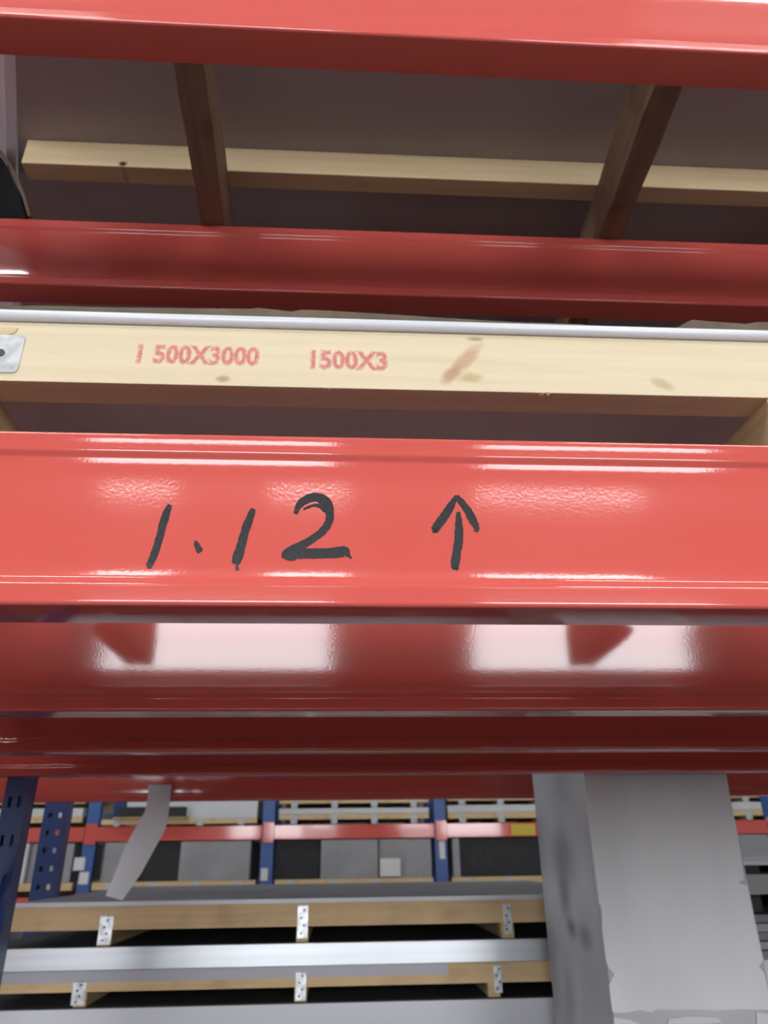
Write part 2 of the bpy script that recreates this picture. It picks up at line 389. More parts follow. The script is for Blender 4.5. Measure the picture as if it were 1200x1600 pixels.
upright_frame(XL, [v + BW + .004 for v in (YF, YB, YC, YD)], 3.4, 'perforated blue rack upright at the far left edge below the red beams', wd=.048, dp=.045, zin=Z2 + BH - .001, bz=((.3, .96), (.96, 1.62), (1.62, 2.28)))
upright_frame(XW, [v + BW + .004 for v in (YF, YB, YC, YD)], 3.4, 'blue rack upright carrying the left ends of the near red beams', wd=.07)
upright_frame(XR, [v + BW + .004 for v in (YF, YB, YC, YD)], 3.4, 'perforated blue rack upright carrying the right ends of the near red beams')

# ------------------------------------------------------------------ load on the near middle level
PY = 0.551                                             # front face of the printed plank
pz0, pz1 = Z1 + BH + .090, zat(600, 519, PY)
kn = []
def kpx(px, py, ang, a, b, col, amt=1.0):
    q = at(px, py, PY); kn.append((q.x, q.z, ang, a, b, col, amt))
kpx(728, 562, math.radians(52), .0235, .0075, srgb(196, 158, 122), .8)
kpx(705, 585, math.radians(48), .013, .0065, srgb(186, 150, 118), .85)
kpx(735, 590, 0, .012, .006, srgb(190, 165, 112), .7)
kpx(742, 530, 0, .008, .0025, srgb(130, 100, 75), .6)
kpx(348, 592, 0, .007, .004, srgb(165, 145, 105), .8)
kpx(1035, 600, math.radians(-25), .012, .006, srgb(196, 176, 138), .8)
kpx(730, 519, 0, .12, .0022, srgb(120, 90, 60), .7)  # painted shadow line under the white edge trim
M_PLANK = wood('printed_pine', srgb(221, 205, 170), srgb(232, 218, 188), 'x', kn, rough=.6)
# left and right ends
pxl, pxr = XL + .045, 1.75
sx = [at(-35, 612, PY).x, at(1197, 612, PY).x]
step = sx[1] - sx[0]
pal = thing('wooden_pallet', ((pxl + pxr) / 2, PY, Z1 + BH), 'pale pine pallet on the front beam, its plank stencilled 1500X3000 in pink', 'pallet')
DEEP = 1.10
fp = fin('front_plank', MB().box(pxl, pxr, PY, PY + .034, pz0, pz1, .0008), M_PLANK, pal)
fin('middle_plank', MB().box(pxl, pxr, 1.08, 1.14, pz0, pz1, .0012), M_PINE, pal)
fin('back_plank', MB().box(pxl, pxr, 1.60, 1.65, pz0, pz1, .0012), M_PINE, pal)
bx = []
x = sx[0]
# right face of the left bearer sits at sx[0]; left face of the right bearer at sx[1]
for xl in (sx[0] - .042, sx[1]):
    bx.append(xl)
bx.append(sx[1] + step)
for xl in bx:
    fin('bearer', MB().box(xl, xl + .045, PY + .002, 1.65, Z1 + BH + .0005, pz0, .001), M_PINE_Y, pal)
# splinters hanging off the lower edge of the plank
sp = MB()
for i in range(16):
    px = 850 + random.gauss(0, 7); q = at(px, 606, PY - .001)
    ln = random.uniform(.002, .006); a = random.uniform(-1.1, 1.1)
    sp.cyl((q.x, PY + .001, pz0 + .001), (q.x + math.sin(a) * ln, PY - .001 - random.random() * .002, pz0 + .001 - math.cos(a) * ln), .00022, 5)
for i in range(60):
    px = random.uniform(350, 1190); q = at(px, 606, PY)
    ln = random.uniform(.0006, .0022); a = random.uniform(-1.2, 1.2); yy = PY + random.uniform(0, .03)
    sp.cyl((q.x, yy, pz0 + .0005), (q.x + math.sin(a) * ln, yy - .001, pz0 - math.cos(a) * ln), .00018, 4)
so = fin('splinters', sp, M_PLANK, pal); so['kind'] = 'stuff'
# steel corner bracket at the left, with one bolt head
q0, q1 = at(-60, 583, PY - .0005), at(41, 526, PY - .0005)
bk = MB(); r = .004; zz0, zz1 = zat(20, 583, PY), zat(20, 525, PY)
pts = []
for cx, cz, a0 in ((q1.x - r, zz1 - r, 0), (q0.x + r, zz1 - r, 90), (q0.x + r, zz0 + r, 180), (q1.x - r, zz0 + r, 270)):
    for k in range(6):
        a = math.radians(a0 + 18 * k); pts.append((cx + r * math.cos(a), PY - .0018, cz + r * math.sin(a)))
bk.prism(pts, (0, .0018, 0))
bo = fin('corner_bracket', bk, M_ZINC, pal, 30)
qn = at(2, 553, PY)
fin('nail_head', MB().cyl((qn.x, PY - .0026, qn.z), (qn.x, PY - .0015, qn.z), .0038, 14), M_STEEL, bo)
# small tan veneer patch over the bracket
qa, qb = at(-40, 523, PY), at(29, 512, PY)
vp = MB(); x0_, x1_ = qa.x, qb.x; zb, zt = zat(0, 523.5, PY), zat(0, 512.5, PY)
vp.prism([(x0_, PY - .0012, zb), (x1_ - .008, PY - .0012, zb), (x1_ - .002, PY - .0012, zb + .002), (x1_, PY - .0012, zt - .001), (x1_, PY - .0012, zt), (x0_, PY - .0012, zt)], (0, .0012, 0))
fin('veneer_patch', vp, wood('tan_veneer', srgb(214, 190, 148), srgb(224, 202, 160)), pal)

# stencilled sizes
M_PINK = mat('pink_stencil_ink', srgb(236, 130, 138), .7)
M_PINK.node_tree.nodes['Principled BSDF'].inputs['Specular IOR Level'].default_value = .1
def ink_alpha(m, lo, hi, amount, scale=260.0):
    tc = N(m, 'ShaderNodeTexCoord'); n1 = N(m, 'ShaderNodeTexNoise', Scale=scale, Detail=3.0, Roughness=.7); L(m, tc.outputs['Object'], n1.inputs['Vector'])
    mr = N(m, 'ShaderNodeMapRange'); L(m, n1.outputs[0], mr.inputs[0]); mr.inputs[1].default_value = lo; mr.inputs[2].default_value = hi; mr.inputs[4].default_value = amount
    L(m, mr.outputs[0], bsdf(m).inputs['Alpha'])
ink_alpha(M_PINK, .25, .6, .66, 200.0)
M_PINKF = mat('pink_overspray', srgb(240, 165, 165), .8); ink_alpha(M_PINKF, .3, .65, .42, 260.0)
def stencil(body, x0, x1, yt, yb, fade=False):
    for wgt, off_y, mm, nm in ((.0, .0006, M_PINK, 'stencil_lettering'), (.045, .0004, M_PINKF, 'lettering_overspray')):
        cu = bpy.data.curves.new('txt', 'FONT'); cu.body = body; cu.size = 1; cu.offset = wgt + .02; cu.space_character = 1.02
        cu.resolution_u = 3
        ob = bpy.data.objects.new('txt', cu); C.objects.link(ob)
        dg = bpy.context.evaluated_depsgraph_get(); me = bpy.data.meshes.new_from_object(ob.evaluated_get(dg))
        bpy.data.objects.remove(ob)
        xs = [v.co.x for v in me.vertices]; ys = [v.co.y for v in me.vertices]
        A = at(x0, (yt + yb) / 2, PY); B = at(x1, (yt + yb) / 2, PY); zt_ = zat((x0 + x1) / 2, yt, PY); zb_ = zat((x0 + x1) / 2, yb, PY)
        grow = .0016 if wgt else 0
        sx_ = (B.x - A.x + 2 * grow) / (max(xs) - min(xs)); sz = (zt_ - zb_ + 2 * grow) / (max(ys) - min(ys))
        bm = bmesh.new(); bm.from_mesh(me); bpy.data.meshes.remove(me)
        x_min, y_min = min(xs), min(ys)
        for v in bm.verts:
            X = A.x - grow + (v.co.x - x_min) * sx_; Z = zb_ - grow + (v.co.y - y_min) * sz
            v.co = Vector((X, PY - off_y, Z))
        fin(nm, bm, mm, fp)
stencil('1 500X3000', 216, 404, 541, 569)
stencil('1500X3', 487, 604, 549, 577)

# stack of sheets with a rounded white edge, on the plank
zt0, zt1 = pz1 + .001, zat(600, 497.5, PY - .004)
st = thing('sheet_stack', (.4, 1.1, pz1), 'glossy white edged sheet lying flat on the pallet with the pink lettering', 'sheet')
r = (zt1 - zt0) / 2; prof = []
for k in range(13):
    a = math.radians(90 + 180 * k / 12); prof.append((PY - .006 + .006 + .006 * math.cos(a) * 1.0 - .0, (zt0 + zt1) / 2 + r * math.sin(a)))
prof += [(PY + .03, zt0), (PY + .03, zt1)]
fin('edge_trim', MB().prism_x(prof, pxl, pxr), M_PVC, st, 40)
fin('sheet_body', MB().box(pxl, pxr, PY + .03, 1.68, zt0, zt1 - .002), M_WHITE, st)
# corrugated cardboard on top, its ragged front edge turned up
EDGE = [(-60, 477), (0, 478), (75, 477.5), (140, 479.5), (200, 480.5), (390, 482.5), (403, 481), (432, 484), (455, 487), (470, 484), (505, 485), (590, 490), (700, 497), (800, 503), (860, 505), (910, 506.5), (925, 510), (1058, 512), (1068, 506), (1082, 499.5), (1110, 502), (1150, 505), (1165, 506.5), (1180, 503.5), (1260, 502)]
CY = PY + .034
cd = MB()
def edge_h(x):
    P = [(xat(px, py, CY), zat(px, py, CY)) for px, py in EDGE]
    if x <= P[0][0]: return P[0][1]
    for a, b in zip(P, P[1:]):
        if a[0] <= x <= b[0]: return a[1] + (b[1] - a[1]) * (x - a[0]) / (b[0] - a[0])
    return P[-1][1]
def flute_strip(yf):
    n = 520; a = []; 
    for i in range(n + 1):
        x = xat(-60, 480, CY) + (xat(1260, 500, CY) - xat(-60, 480, CY)) * i / n
        a.append((x, yf(i, x), edge_h(x) + .0003 * math.sin(i * 2.1) + random.uniform(-.00022, .00022)))
    lo = [cd.bm.verts.new((x, y, zt1 - .001)) for x, y, z in a]; hi = [cd.bm.verts.new((x, y, z)) for x, y, z in a]
    for i in range(n): cd.bm.faces.new((lo[i], lo[i + 1], hi[i + 1], hi[i]))
flute_strip(lambda i, x: CY); flute_strip(lambda i, x: CY + .0032)
flute_strip(lambda i, x: CY + .0016 + .0013 * math.sin(i * 1.05))
cd.bm.normal_update(); bmesh.ops.solidify(cd.bm, geom=cd.bm.faces[:], thickness=.0004)
cb = thing('cardboard_sheet', (.4, 1.1, zt1), 'brown corrugated cardboard with a ragged edge above the glossy white strip', 'cardboard')
fin('ragged_flap', cd, M_CARD, cb)
fin('flat_panel', MB().box(pxl, pxr, CY + .004, 1.66, zt1 - .001, zt1 + .003), M_CARD, cb)

# ------------------------------------------------------------------ load on the near top level
UZ = Z2 + BH
uz0, uz1 = UZ + .09, UZ + .09 + .056
uxl = xat(28, 270, .862)
up = thing('wooden_pallet', (.4, .52, UZ), 'rough pine pallet overhead resting across the two upper red beams', 'pallet')
qk = at(192, 256, .862)
M_UPL = wood('pine_with_dark_knot', srgb(214, 190, 148), srgb(228, 206, 166), 'x', [(qk.x, qk.z, 0, .007, .006, srgb(70, 40, 22), 1.0)], rough=.65)
fin('middle_plank', MB().box(uxl, 1.7, .862, .896, uz0, uz1, .0015), M_UPL, up)
fin('back_plank', MB().box(uxl, 1.7, 1.6, 1.65, uz0, uz1, .0015), M_TAN, up)
def skew_bearer(pa, pb, wd, m):
    """pa/pb: lower-left edge seen near the front and near the second beam (px, py)"""
    d = ray(*pa); A = EYE + d * ((UZ - 1.7) / d.z); d = ray(*pb); B = EYE + d * ((UZ - 1.7) / d.z)
    k = (B.x - A.x) / (B.y - A.y); xA = A.x + (.5 - A.y) * k; xB = A.x + (1.66 - A.y) * k
    mb = MB(); n = 40; rows = []
    for i in range(n + 1):
        t = i / n; x = xA + (xB - xA) * t; y = .5 + 1.16 * t
        j = lambda s: .0022 * noise.noise(Vector((y * 14 + s, s * 3.1, wd * 50)))
        rows.append([mb.bm.verts.new(p) for p in ((x + j(0), y, UZ + .0008), (x + wd + j(5), y, UZ + .0008), (x + wd + j(9), y, uz0), (x + j(13), y, uz0))])
    for a, b in zip(rows, rows[1:]):
        for k_ in range(4): mb.bm.faces.new((a[k_], a[(k_ + 1) % 4], b[(k_ + 1) % 4], b[k_]))
    mb.bm.faces.new(rows[0]); mb.bm.faces.new(rows[-1][::-1])
    fin('bearer', mb, m, up)
skew_bearer((271, 100), (314, 350), .040, M_BROWN_Y)
skew_bearer((1022, 137), (936, 372), .040, M_BROWN_Y)
fin('bearer', MB().box(1.2, 1.245, .5, 1.66, UZ + .0008, uz0, .001), M_BROWN_Y, up)
def atz(px, py, Z):
    d = ray(px, py); return EYE + d * ((Z - EYE.z) / d.z)
e1, e2 = atz(24, 95, uz1), atz(30, 335, uz1)
edge_x = lambda y: max(e1.x + (e2.x - e1.x) * (y - e1.y) / (e2.y - e1.y), XL + .05 if y < .62 else -9)
sh = fin('sheet_stack', MB().prism([(edge_x(.49), .49, uz1 + .0005), (1.72, .49, uz1 + .0005), (1.72, 1.68, uz1 + .0005), (edge_x(1.68), 1.68, uz1 + .0005)], (0, 0, .05)), M_BOARD_UNDER)
tag(sh, 'grey sheets overhead seen from below, resting on the rough pine pallet', 'sheet')
# pale film added for the brighter left zone of the upper sheets
fl = MB(); n = 24; rows = []
for i in range(n + 1):
    t = i / n; y = .5 + 1.15 * t
    x = edge_x(y) - .016 + .002 * math.sin(t * 9); lim = XL + .04 if y < .62 else -9
    rows.append([fl.bm.verts.new((x + .012, y, uz1 + .004)), fl.bm.verts.new((x - .004, y, uz1 + .006)), fl.bm.verts.new((max(x - .012, lim), y, uz1 + .085)), fl.bm.verts.new((max(x - .35, lim + .001), y, uz1 + .10))])
for a, b in zip(rows, rows[1:]):
    for k in range(3): fl.bm.faces.new((a[k], a[k + 1], b[k + 1], b[k]))
fl.bm.normal_update(); bmesh.ops.solidify(fl.bm, geom=fl.bm.faces[:], thickness=.001)
fo = fin('bright_zone_film', fl, mat('bright_zone_pale', srgb(228, 222, 230), .4), None, 60)
tag(fo, 'added pale film standing in for the brighter left zone of the overhead grey sheets', 'film')
# dark rolled mat with a brown rim at the very left
q = [at(px, py, .897) for px, py in ((-60, 216), (0, 236), (14, 256), (28, 284), (38, 310), (45, 345), (-60, 345))]
dk = fin('rubber_mat', MB().prism([(p.x - .006, .897, min(max(p.z, UZ + .0006), uz1 + .035)) for p in q], (0, .036, 0)), varied('dark_rubber', srgb(30, 31, 33), srgb(36, 36, 37), (9, 9, 9), .95, spec=.08))
tag(dk, 'dark grey curved mat at the left end of the upper level', 'mat')
q2 = [at(px, py, .896) for px, py in ((0, 236), (14, 256), (28, 284), (38, 310), (45, 345))]
rim = MB()
for a, b in zip(q2, q2[1:]): rim.cyl((a.x, .896, max(a.z, UZ + .003)), (b.x, .896, max(b.z, UZ + .0031)), .003, 8)
fin('rim', rim, mat('brown_rim', srgb(110, 92, 80), .7), dk)

# ------------------------------------------------------------------ back rack, white column, torn strip
XB = xat(77, 1330, 3.75)
YR = 3.70
ZB0 = 1.7 - .86
rack_beam(XB + .002, 3.0, YE, Z1, 'dark red beam of the rack behind, its lower edge against the bright far racks')
rack_beam(XB - 2.4, XB - .008, YE, Z1, 'dark red beam of the rack behind, at the left edge above the blue uprights')
rack_beam(XB + .002, 3.0, YE, ZB0, 'red beam low in the rack behind, under the crates with steel brackets')
rack_beam(XB + .002, 3.0, YR, ZB0, 'red beam low in the rack behind, at the back under the crates')
upright_frame(XB, [YE + BW + .004, YR + BW + .004], 3.4, 'perforated blue upright second from the left, standing behind the back red beam', wd=.11, bz=((.3, .96), (2.0, 2.66), (2.66, 3.32)))
upright_frame(3.04, [YE + BW + .004, YR + BW + .004], 3.4, 'blue upright at the far right end of the rack behind')

CYF, CYR = 1.74, 2.22
cxl, cxr = xat(912, 1212, CYF), xat(1135, 1212, CYF)
M_COL = varied('sooty_white_plaster', srgb(132, 132, 136), srgb(186, 187, 190), (2.6, 2.6, 3.6), .8, 1.5, .3, 30, lo=.3, hi=.7, bdist=.002)
qk = at(895, 1450, 1.95)
def soot(px, py, a, b, amt, tilt=0.0):
    d = ray(px, py); p = EYE + d * (cxl / d.x); m = M_COL
    geo = N(m, 'ShaderNodeNewGeometry')
    mp2 = N(m, 'ShaderNodeMapping', vector_type='TEXTURE', Location=(0, p.y, p.z), Rotation=(tilt, 0, 0), Scale=(1e6, a, b)); L(m, geo.outputs['Position'], mp2.inputs[0])
    ln = N(m, 'ShaderNodeVectorMath', operation='LENGTH'); L(m, mp2.outputs[0], ln.inputs[0])
    mr = N(m, 'ShaderNodeMapRange', interpolation_type='SMOOTHSTEP'); L(m, ln.outputs['Value'], mr.inputs[0]); mr.inputs[1].default_value = .1; mr.inputs[2].default_value = 1.6
    mr.inputs[3].default_value = amt; mr.inputs[4].default_value = 0
    mx = N(m, 'ShaderNodeMix', data_type='RGBA'); L(m, mr.outputs[0], mx.inputs[0]); L(m, bsdf(m).inputs['Base Color'].links[0].from_socket, mx.inputs[6]); mx.inputs[7].default_value = srgb(70, 68, 70)
    L(m, mx.outputs[2], bsdf(m).inputs['Base Color'])
soot(893, 1450, .04, .022, .65); soot(882, 1400, .05, .05, .55, .5); soot(915, 1465, .05, .025, .5); soot(878, 1340, .10, .07, .5); soot(862, 1500, .06, .10, .4); soot(890, 1560, .05, .08, .4, .4)
col = fin('concrete_column', MB().box(cxl, cxr, CYF, CYR, 0, ZC, .004), M_COL)
tag(col, 'square white plastered column with grey smudges behind the red beams', 'column')
ML = [(912, 1180), (912, 1212), (913, 1230), (916, 1262), (921, 1300), (927, 1345), (931, 1380), (936, 1412), (941, 1420), (941, 1440), (940, 1455), (942, 1480), (947, 1500), (951, 1512), (960, 1522), (955, 1532), (952, 1540), (955, 1575), (958, 1610)]
MR = [(1130, 1180), (1135, 1212), (1144, 1262), (1152, 1300), (1157, 1330), (1163, 1374), (1153, 1379), (1168, 1384), (1175, 1420), (1186, 1470), (1193, 1500), (1186, 1510), (1194, 1520), (1199, 1540), (1205, 1575), (1214, 1610)]
rag = [(1150, 1577), (1120, 1579), (1090, 1577), (1060, 1578), (1025, 1577), (1020, 1582), (1000, 1578), (975, 1583)]
M_PLAS = varied('white_plaster_face', srgb(205, 206, 206), srgb(218, 219, 219), (6, 6, 2), .75, 3, .15, 40)
poly = [at(a, b, CYF - .004) for a, b in ML[:-1] + [(958, 1582)] + rag[::-1] + [(1204, 1578)] + MR[:-2][::-1]]
# keep the sheet of plaster inside the column's own faces
poly = [(min(max(p.x, cxl - .002), cxr + .002), CYF - .004, p.z) for p in poly]
fin('plaster_face', MB().prism(poly, (0, .0045, 0)), M_PLAS, col)
# plaster above what the photo shows, and patches below the break
fin('plaster_face', MB().box(cxl + .001, cxr - .001, CYF - .004, CYF + .0005, zat(1000, 1180, CYF), ZC - .01), M_PLAS, col)
for pp in ([(960, 1590), (985, 1594), (1000, 1600), (985, 1650), (958, 1650)], [(1045, 1592), (1075, 1588), (1120, 1590), (1128, 1597), (1100, 1600), (1060, 1640), (1040, 1620)], [(1182, 1582), (1210, 1585), (1215, 1650), (1185, 1650)]):
    pl = [at(a, b, CYF - .004) for a, b in pp]
    fin('plaster_patch', MB().prism([(min(p.x, cxr), p.y, p.z) for p in pl], (0, .0045, 0)), M_PLAS, col)

# torn strip of white tape hanging off the back beam
TY = YE - .012
cl = [(250, 1226, 18), (249, 1240, 17.5), (248, 1252, 17.5), (245, 1268, 18.5), (240, 1284, 21), (232, 1300, 22), (222, 1318, 22), (212, 1338, 21), (202, 1360, 19), (190, 1382, 16), (178, 1403, 13)]
tb = MB(); rows = []
for i, (px, py, h) in enumerate(cl):
    yy = TY - .0015 - .02 * math.sin(i / 9 * 3.0) * (i > 2) - (0.03 * max(0, i - 4) / 5)
    tilt = -.006 * math.sin(i * .3)
    a = at(px - h, py - 3 * (i > 3), yy); b = at(px, py, yy - .002); c = at(px + h, py + (4 if i > 3 else 0), yy + tilt)
    rows.append([tb.bm.verts.new(p) for p in (a, b, c)])
for a, b in zip(rows, rows[1:]):
    for k in range(2): tb.bm.faces.new((a[k], a[k + 1], b[k + 1], b[k]))
tb.bm.normal_update(); bmesh.ops.solidify(tb.bm, geom=tb.bm.faces[:], thickness=.0015)
tag(fin('torn_strip', tb, mat('white_tape', srgb(225, 227, 230), .5), None, 50), 'torn white strip hanging from the dark red beam beside the blue uprights', 'strip')

# crates in the back rack
CF = 2.40
M_SHEET_TOP = varied('grey_sheet_top', srgb(120, 120, 124), srgb(134, 134, 138), (3, 3, 3), .6)
M_TANP = wood('tan_crate_plank', srgb(216, 184, 138), srgb(228, 200, 156), 'x', scratch=.3)
cx0, cx1 = xat(20, 1418, CF), xat(985, 1418, CF)
ZY = lambda py, px=450: zat(px, py, CF)
def bracket(parent, px, yt, yb, Y, wpx=7.5):
    a = at(px - wpx, yt, Y); b = at(px + wpx, yb, Y)
    m = MB().box(a.x, b.x, Y - .0025, Y, b.z, a.z, .0006)
    m.box(a.x, b.x, Y - .0025, Y + .02, a.z - .0025, a.z)
    o = fin('corner_bracket', m, M_ZINC, parent)
    n = MB()
    for k in range(4):
        z = b.z + (a.z - b.z) * (.15 + .23 * k); x = (a.x + b.x) / 2 + (.004 if k % 2 else -.004)
        n.cyl((x, Y - .0042, z), (x, Y - .002, z), .0032, 8)
    fin('nail_heads', n, M_STEEL, o)
# upper crate
zt, zs, zb, zbb = ZY(1405), ZY(1411), ZY(1448), ZY(1473)
c1 = thing('wooden_crate_frame', ((cx0 + cx1) / 2, CF, zbb), 'tan plank frame with three steel brackets, topmost of the stack behind', 'pallet')
fin('front_plank', MB().box(cx0, cx1, CF, CF + .05, zb, zs, .001), M_TANP, c1)
fin('back_plank', MB().box(cx0, cx1, CF + 1.2, CF + 1.25, zb, zs, .001), M_TANP, c1)
for px in (165, 473, 793):
    x = xat(px, 1440, CF); wd = .034
    fin('bearer', MB().box(x - wd / 2, x + wd / 2, CF + .001, CF + 1.25, zbb, zb, .001), M_PINE_Y, c1)
for px, a, b in ((165, 1431, 1476), (473, 1414, 1466), (793, 1412, 1459)): bracket(c1, px, a, b, CF)
M_GAP_SHADE = varied('painted_gap_shade', srgb(58, 56, 58), srgb(70, 68, 70), (3, 3, 3), .7)  # dark colour painted in for the shade in the gaps under the frames
tag(fin('sheet_stack', MB().box(cx0 + .002, cx1, CF - .002, CF + 1.27, zs + .0005, zt, .0005), M_SHEET_TOP), 'thin grey sheet with a white edge lying on the topmost tan plank frame', 'sheet')
tag(fin('edge_strip', MB().box(cx0, cx1, CF - .008, CF - .0025, zs + .0002, zt + .0015, .0005), M_PVC), 'thin white edge strip along the front of the topmost grey sheet', 'edge strip')
# aluminium faced sheets under it
za, zc_, zd = ZY(1474), ZY(1510), ZY(1543)
s2 = thing('sheet_stack', ((cx0 + cx1) / 2 - .1, CF, zc_), 'sheets with a shiny aluminium edge between the two tan plank frames', 'sheet')
fin('sheet_body', MB().box(cx0 - .07, cx1, CF + .004, CF + 1.25, zc_ + .001, zbb - .001), M_SHEET_TOP, s2)
fin('gap_shade_sheet', MB().box(cx0 - .07, cx1, CF - .003, CF + 1.25, zbb - .0009, zbb - .0001), M_GAP_SHADE, s2)
fin('aluminium_edge', MB().box(cx0 - .09, cx1, CF - .004, CF + .004, zc_ + .001, zbb - .002, .001), M_ALU, s2)
c2 = thing('wooden_crate_frame', ((cx0 + cx1) / 2, CF, ZY(1572)), 'tan plank frame with steel brackets under the aluminium edged sheets', 'pallet')
fin('front_plank', MB().box(cx0 - .09, cx1, CF, CF + .05, zd, zc_, .001), M_TANP, c2)
fin('back_plank', MB().box(cx0 - .09, cx1, CF + 1.2, CF + 1.25, zd, zc_, .001), M_TANP, c2)
zd2 = ZY(1566)
for px in (128, 470, 772):
    x = xat(px, 1540, CF); wd = .034
    fin('bearer', MB().box(x - wd / 2, x + wd / 2, CF + .001, CF + 1.25, zd2, zd, .001), M_PINE_Y, c2)
for px, a, b in ((123, 1533, 1571), (470, 1518, 1563), (778, 1507, 1551)): bracket(c2, px, a, b, CF)
fin('stretch_film', MB().box(cx0 - .09, xat(700, 1520, CF), CF - .0022, CF - .001, ZY(1528), zc_), mat('cloudy_film', srgb(185, 186, 192), .35), c2)
s3 = fin('sheet_stack', MB().box(cx0 - .09, cx1, CF - .01, CF + 1.25, ZB0 + BH + .1, zd2 - .003, .001), M_PVC)
fin('gap_shade_sheet', MB().box(cx0 - .09, cx1, CF - .008, CF + 1.25, zd2 - .003, zd2 - .0005), M_GAP_SHADE, s3)
tag(s3, 'thick white sheet pile at the bottom edge left of the white column', 'sheet')
b3 = thing('wooden_pallet', (0, CF, ZB0 + BH), 'pine pallet under the thick white sheet pile in the rack behind', 'pallet')
for k in range(4):
    x = cx0 + .1 + k * (cx1 - cx0 - .2) / 3
    fin('bearer', MB().box(x - .03, x + .03, CF + .02, CF + 1.2, ZB0 + BH + .0005, ZB0 + BH + .0995), M_PINE_Y, b3)

# sheets right of the column
rx0, rx1 = xat(1100, 1400, CF), xat(1100, 1400, CF) + 1.3
def rz(py): return zat(1185, py, CF)
yy0 = ZB0 + BH
lays = [(1600, 1500, M_WHITE, 'lowest white sheet bundle right of the column'), (1495, 1430, M_SHEET_TOP, 'grey sheet bundle right of the column under the white one'), (1396, 1364, M_WHITE, 'pale sheet bundle right of the column above the black block'), (1351, 1344, M_PVC, 'thin white sheet on top of the pile right of the column')]
lo = fin('sheet_stack', MB().box(rx0, rx1, CF, CF + 1.2, yy0 + .0005, rz(1500), .002), M_WHITE); tag(lo, 'lowest pale sheet pile right of the column', 'sheet')
mi = thing('sheet_stack', (rx0, CF, rz(1499)), 'ribbed grey sheet pile right of the column, under the black blocks', 'sheet')
for k in range(5):
    a = rz(1499) + (rz(1428) - rz(1499)) * k / 5; b = rz(1499) + (rz(1428) - rz(1499)) * (k + .86) / 5
    fin('sheet', MB().box(rx0 + .01 * (k % 2), rx1, CF + .006 * (k % 3), CF + 1.2, a, b + .0005, .001), M_GREY if k % 2 else M_SHEET_TOP, mi)
z_ = rz(1499) + (rz(1428) - rz(1499)) * 4.86 / 5 + .0006
for k in range(4):
    bx_ = rx0 + .13 + k * .34
    tag(fin('spacer_block', MB().box(bx_ - .06, bx_ + .06, CF + .02, CF + 1.1, z_, rz(1398), .008), M_BLACK), 'black spacer block between sheet piles right of the column, %s of four' % ('leftmost', 'second from left', 'third from left', 'rightmost')[k], 'block', 'black spacer blocks right of the column')
tag(fin('sheet_stack', MB().box(rx0, rx1, CF, CF + 1.2, rz(1398) + .0005, rz(1366), .001), M_GREY), 'grey sheet pile resting on the black blocks right of the column', 'sheet')
for k in range(4):
    bx_ = rx0 + .1 + k * .34
    tag(fin('spacer_block', MB().box(bx_ - .1, bx_ + .1, CF + .02, CF + 1.1, rz(1366) + .0005, rz(1352)), M_BLACK), 'flat dark spacer under the thin white sheet, %s of four' % ('leftmost', 'second from left', 'third from left', 'rightmost')[k], 'block', 'flat dark spacers right of the column')
tag(fin('sheet_stack', MB().box(rx0 - .01, rx1, CF - .003, CF + 1.2, rz(1352) + .0005, rz(1345), .001), M_PVC), 'thin white sheet on top of the pile right of the column', 'sheet')

# ------------------------------------------------------------------ far rack across the aisle
FY = YFAR
fz = lambda py, px=550: zat(px, py, FY)
posts_px = [137, 417, 690]
xs_far = [xat(p, 1320, FY) for p in posts_px]
bay = (xs_far[2] - xs_far[0]) / 2
xs_all = [xs_far[0] - 2 * bay, xs_far[0] - bay] + xs_far + [xs_far[2] + bay * k for k in (1, 2, 3)]
FZ1 = zat(550, 1310, FY) ; FZ0 = FZ1 - .6575
desc = ['leftmost blue upright of the far rack', 'second blue upright of the far rack, near the left edge', 'blue upright of the far rack with two white labels, left of the torn strip',
        'blue upright of the far rack with one small white label, near the middle', 'blue upright of the far rack with a tall white label, left of the column',
        'blue upright of the far rack hidden behind the column', 'blue upright of the far rack just right of the column', 'rightmost blue upright of the far rack']
bdesc = ['leftmost red beam of the far rack', 'red beam of the far rack seen between the left blue uprights', 'red beam of the far rack behind the torn white strip', 'red beam of the far rack in the middle, under three layers of pallets',
         'red beam of the far rack carrying a yellow sign', 'red beam of the far rack partly hidden by the column', 'red beam of the far rack right of the column']
M_LAB = mat('paper_label', srgb(225, 225, 220), .6)
ups = []
for i, x in enumerate(xs_all):
    t = thing('upright_frame', (x, FY, 0), desc[i], 'rack upright', 'uprights of the far rack')
    for y in (FY + .05, FY + 1.0): fin('post', MB().box(x - .065, x - .055, y, y + .08, 0, 4.6).box(x + .055, x + .065, y, y + .08, 0, 4.6).box(x - .055, x + .055, y, y + .01, 0, 4.6), mat('far_blue', (.05, .12, .36, 1), .4) if i == 0 and y < FY + .1 else bpy.data.materials['far_blue'], t)
    for z in (.3, 1.1, 1.9, 2.7, 3.5): fin('brace', MB().box(x - .02, x + .02, FY + .13, FY + 1.0, z, z + .04), bpy.data.materials['far_blue'], t)
    ups.append(t)
def label_on(t, px, yt, yb, wpx=5):
    a = at(px - wpx, yt, FY - .01); b = at(px + wpx, yb, FY - .01)
    fin('paper_label', MB().box(a.x, b.x, FY + .044, FY + .0495, b.z, a.z), M_LAB, t)
label_on(ups[2], 121, 1340, 1360, 7); label_on(ups[2], 128, 1363, 1382, 6)
label_on(ups[3], 412, 1357, 1376, 5)
label_on(ups[4], 692, 1313, 1342, 5)
places = ['at its left end', 'between the left blue uprights', 'behind the torn strip', 'in the middle bay', 'in the bay left of the column', 'behind the column', 'right of the column']
